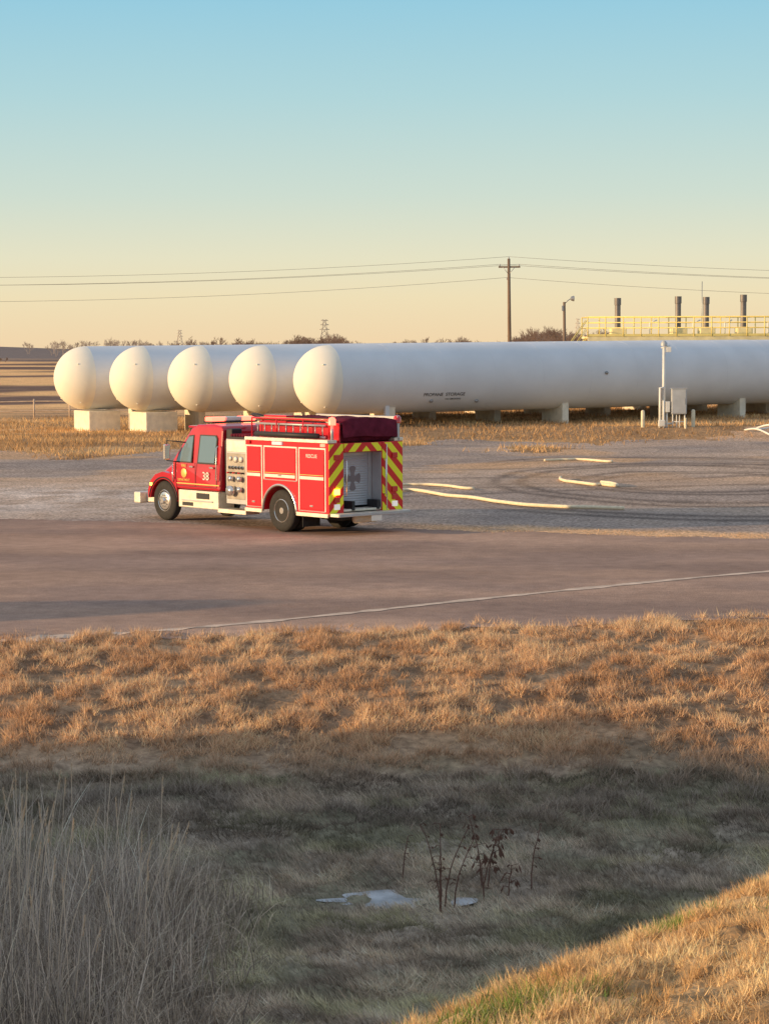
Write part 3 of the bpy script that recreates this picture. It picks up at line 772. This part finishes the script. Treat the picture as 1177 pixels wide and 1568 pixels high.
bp=[(-2.0,.50),(-2.0,2.36),(1.45,2.36),(1.45,.50)]+arcb
prism('body_left',bp,.75,1.25,M_red,T,.012)
prism('body_right',bp,-.53,-1.25,M_red,T,.012)
B('body_core',-1.58,1.45,-.53,.75,.75,2.36,M_alu,bevel=0)
for s in(-1,1):
    yy=s*1.25
    arc3=[(.71*math.cos(t),s*1.26,.52+.71*math.sin(t)) for t in np.linspace(0.0,math.pi,24)]
    tube('wheel_arch_trim',arc3,.035,M_chr,T,8)
    B('wheel_well',-.66,.66,s*.62-.02,s*.62+.02,.5,1.2,M_black,bevel=0)
    fr=.04
    for (a,b,c,d) in((.72,1.42,.60,2.24),(-.74,.66,1.34,2.24),(-1.90,-.80,.60,2.24)):
        B('door_frame',a,b,yy-s*.003,yy+s*.014,d-fr,d,M_str,bevel=.003)
        B('door_frame',a,b,yy-s*.003,yy+s*.014,c,c+fr*.6,M_chr,bevel=.003)
        B('door_frame',a,a+fr,yy-s*.003,yy+s*.014,c+fr*.6,d-fr,M_str,bevel=.003)
        B('door_frame',b-fr,b,yy-s*.003,yy+s*.014,c+fr*.6,d-fr,M_str,bevel=.003)
        B('compartment_door',a+fr+.02,b-fr-.02,yy-s*.003,yy+s*.024,c+.06,d-fr-.03,M_red,bevel=.008)
        B('latch',(a+b)/2-.06,(a+b)/2+.06,yy+s*.025,yy+s*.045,c+.12,c+.17,M_chr,bevel=.006)
    for (a,b) in((.72,1.42),(-.74,.66),(-1.90,-.80)):
        B('reflective_stripe',a+.07,b-.07,yy+s*.0245,yy+s*.0275,1.42,1.50,M_str,bevel=0)
        B('reflective_stripe_gold',a+.07,b-.07,yy+s*.0245,yy+s*.0275,1.53,1.545,M_gold,bevel=0)
    B('top_rail',-2.0,1.45,yy-s*.28,yy+s*.03,2.365,2.45,M_sil,bevel=.01)
    B('rub_rail',.72,1.45,yy,yy+s*.04,.47,.57,M_sil,bevel=.01); B('rub_rail',-2.0,-.72,yy,yy+s*.04,.47,.57,M_sil,bevel=.01)
    B('scene_light',-.15,.25,yy+s*.003,yy+s*.06,2.27,2.355,M_hd,bevel=.01)
    B('side_marker_light',-1.88,-1.72,yy,yy+s*.05,2.27,2.35,M_lr if s>0 else M_lo,bevel=.01)
    B('side_marker_light',1.2,1.36,yy,yy+s*.05,2.27,2.35,M_lo,bevel=.01)
    B('mud_flap',-.92,-.90,s*.95-.3,s*.95+.27,.18,.62,M_rub,bevel=0)
text('body_lettering','RESCUE',.13,M_str,T,sidem(-1.35,1.2765,2.02))
B('hosebed_left_wall',-1.95,1.35,.80,.86,2.36,2.86,M_red2)
B('hosebed_right_wall',-2.0,1.35,-1.16,-1.08,2.36,3.0,M_alu)
B('hosebed_front_wall',1.30,1.36,-1.07,.79,2.36,2.92,M_red2)
B('hosebed_cargo',-1.85,1.28,-1.05,.78,2.37,2.74,M_tarp,bevel=.08)
n=24;V=[];F=[]
for i in range(n):
    for j in range(n):
        u=i/(n-1);v=j/(n-1);x=-2.03+3.2*u;y=-1.06+1.84*v
        z=2.80+.14*math.sin(math.pi*v)**.6*(1-.3*u)+.13*float(fbm(u*9,v*5,4,3))
        if i==0:z=2.46+.1*float(vn(v*5,1,6))
        if i==1:x=-2.0+.03*float(vn(v*6,2,6))
        V.append((x,y,z))
for i in range(n-1):
    for j in range(n-1):a=i*n+j;F.append((a,a+1,a+n+1,a+n))
meshob('hosebed_tarp',V,F,M_tarp,T,True)
lad=[([(-1.6,1.02,z),(1.25,1.02,z)],.028) for z in(2.50,2.80)]+[([(-1.5+i*.3,1.02,2.5),(-1.5+i*.3,1.02,2.8)],.014) for i in range(10)]
tubes('ladder',lad,M_alu,T,8)
tubes('hard_suction_hose',[([(-1.5,1.17,2.54),(1.1,1.17,2.54)],.065)],M_black,T,12)
tubes('pike_poles',[([(-1.6,.93,2.92),(1.3,.93,2.92)],.022),([(-1.7,.99,2.96),(1.1,.99,2.96)],.018)],M_gold,T,8)
tubes('top_rails',[([(1.35,1.1,2.43),(1.35,1.1,2.95),(-1.85,1.1,2.95),(-1.85,1.1,2.43)],.022),([(.3,1.1,2.43),(.3,1.1,2.95)],.018),([(-.8,1.1,2.43),(-.8,1.1,2.95)],.018)],M_red,T,8)
B('top_box',.3,1.25,.5,.78,2.75,3.02,M_red,bevel=.02)
for s,y0 in((1,1.06),(-1,-1.14)):
    tube('beacon_post',[(-1.92,y0,2.43),(-1.92,y0,2.82)],.04,M_alu,T,10)
    lathe('beacon',[(0,.02),(0,.10),(.14,.10),(.19,.07),(.21,.01)],M_lr if s>0 else M_lo,T,'z',loc=(-1.92,y0,2.82),n=18)
B('chevron_left',-2.012,-2.001,.77,1.24,.56,2.34,M_chev,bevel=0)
B('chevron_right',-2.012,-2.001,-1.24,-.55,.56,2.34,M_chev,bevel=0)
B('rear_header',-2.0,-1.585,-.525,.745,2.12,2.355,M_red)
B('chevron_header',-2.012,-2.001,-.52,.74,2.13,2.345,M_chev,bevel=0)
B('rollup_door',-1.60,-1.585,-.40,.66,.72,2.0,M_roll,bevel=0)
B('rollup_frame_l',-1.63,-1.585,.66,.745,.66,2.1,M_alu);B('rollup_frame_r',-1.63,-1.585,-.525,-.40,.66,2.1,M_alu)
B('rollup_frame_t',-1.63,-1.585,-.395,.655,2.0,2.1,M_alu)
B('recess_lining',-1.99,-1.64,-.526,-.515,.66,2.1,M_alu,bevel=0)
V=[(0,0)];
for q in range(4):
    a=q*math.pi/2
    for da,rr in((-.55,.10),(-.46,.25),(-.18,.27),(.18,.27),(.46,.25),(.55,.10)):
        V.append((rr*math.sin(a+da),rr*1.2*math.cos(a+da)))
m_=len(V)-1
meshob('door_emblem',[(-1.606,.12+y,1.42+z) for y,z in V],[(0,1+i,1+(i+1)%m_) for i in range(m_)],mat('emblem_grey',(.22,.19,.20),.5),T)
B('tail_step',-2.36,-2.0,-1.22,1.22,.50,.58,M_sil,bevel=.01)
B('tail_step_edge',-2.375,-2.362,-1.2,1.2,.51,.57,M_alu,bevel=0)
B('rear_tread',-1.98,-1.585,-.52,.74,.60,.66,M_sil)
for s in(-1,1):
    y0=1.0 if s>0 else -.95
    for z,m in((2.0,M_lo),(1.12,M_la if s>0 else M_lo),(.92,M_lo),(.74,M_hd)):
        B('tail_lamp',-2.05,-2.013,y0-.09,y0+.09,z-.07,z+.07,m,bevel=.01)
    tubes('rear_grab_rail',[([(-2.02,(.72 if s>0 else -.60),1.0),(-2.09,(.72 if s>0 else -.60),1.03),(-2.09,(.72 if s>0 else -.60),1.9),(-2.02,(.72 if s>0 else -.60),1.93)],.018)],M_chr,T)
tubes('rear_ladder',[([(-2.10,-.62+i*.0,.6),(-2.10,-.62,2.3)],.015)],M_chr,T)
B('licence_plate',-2.385,-2.377,-.2,.15,.36,.5,M_str,bevel=0)
tube('tailpipe',[(-.6,-.8,.42),(-1.5,-.9,.38)],.06,M_steel,T,12)
B('under_tank',-1.8,-.95,-.7,.7,.36,.60,M_black,bevel=.05)
tube('spare_hydrant_bag',[(-1.95,.35,.40),(-1.95,-.35,.40)],.11,M_conc,T,12)

# ---------------------------------------------------------------- world, sun, camera
w=bpy.data.worlds.new("World");scene.world=w;w.use_nodes=True;nt=w.node_tree;L=nt.links
bg=nt.nodes['Background'];bg.inputs['Strength'].default_value=.1
sky=nt.nodes.new('ShaderNodeTexSky');sky.sky_type='NISHITA';sky.sun_disc=False
sky.sun_elevation=R(SUN_EL)
sdir=Vector((-math.cos(R(SUN_AZ))*math.cos(R(SUN_EL)),-math.sin(R(SUN_AZ))*math.cos(R(SUN_EL)),math.sin(R(SUN_EL))))
sky.sun_rotation=math.atan2(sdir.x,sdir.y)
tc=nt.nodes.new('ShaderNodeTexCoord');sep=nt.nodes.new('ShaderNodeSeparateXYZ');L.new(tc.outputs['Generated'],sep.inputs[0])
mr=nt.nodes.new('ShaderNodeMapRange');mr.inputs['From Min'].default_value=0;mr.inputs['From Max'].default_value=.5;L.new(sep.outputs['Z'],mr.inputs['Value'])
cr=nt.nodes.new('ShaderNodeValToRGB');L.new(mr.outputs[0],cr.inputs[0])
st=[(0,(.93,.70,.43)),(.022,(.90,.77,.50)),(.040,(.82,.79,.58)),(.068,(.64,.75,.66)),(.112,(.45,.69,.73)),(.156,(.31,.62,.77)),(.24,(.36,.50,.68)),(.5,(.44,.51,.62))]
cr.color_ramp.elements[0].position=0;cr.color_ramp.elements[0].color=(*st[0][1],1)
cr.color_ramp.elements[1].position=1;cr.color_ramp.elements[1].color=(*st[-1][1],1)
for p,c in st[1:-1]:
    e=cr.color_ramp.elements.new(p/.5);e.color=(*c,1)
sc=nt.nodes.new('ShaderNodeVectorMath');sc.operation='SCALE';sc.inputs['Scale'].default_value=10;L.new(cr.outputs[0],sc.inputs[0])
mx=nt.nodes.new('ShaderNodeMix');mx.data_type='RGBA';mx.inputs[0].default_value=.06;L.new(sc.outputs[0],mx.inputs[6]);L.new(sky.outputs[0],mx.inputs[7])
L.new(mx.outputs[2],bg.inputs['Color'])
sl=bpy.data.lights.new('sun','SUN');sl.energy=5;sl.angle=R(.53);sl.color=(1,.67,.34)
so=bpy.data.objects.new('sun',sl);link(so);so.rotation_euler=(-sdir).to_track_quat('-Z','Y').to_euler()
cam=bpy.data.cameras.new('camera');cam.sensor_fit='VERTICAL';cam.sensor_height=36;cam.lens=77;cam.clip_end=20000;cam.clip_start=.5
co=bpy.data.objects.new('camera',cam);link(co)
co.matrix_world=Matrix.Translation((0,0,4.8))@Matrix.Rotation(R(90-4.33),4,'X')@Matrix.Rotation(R(-.25),4,'Z')
scene.camera=co
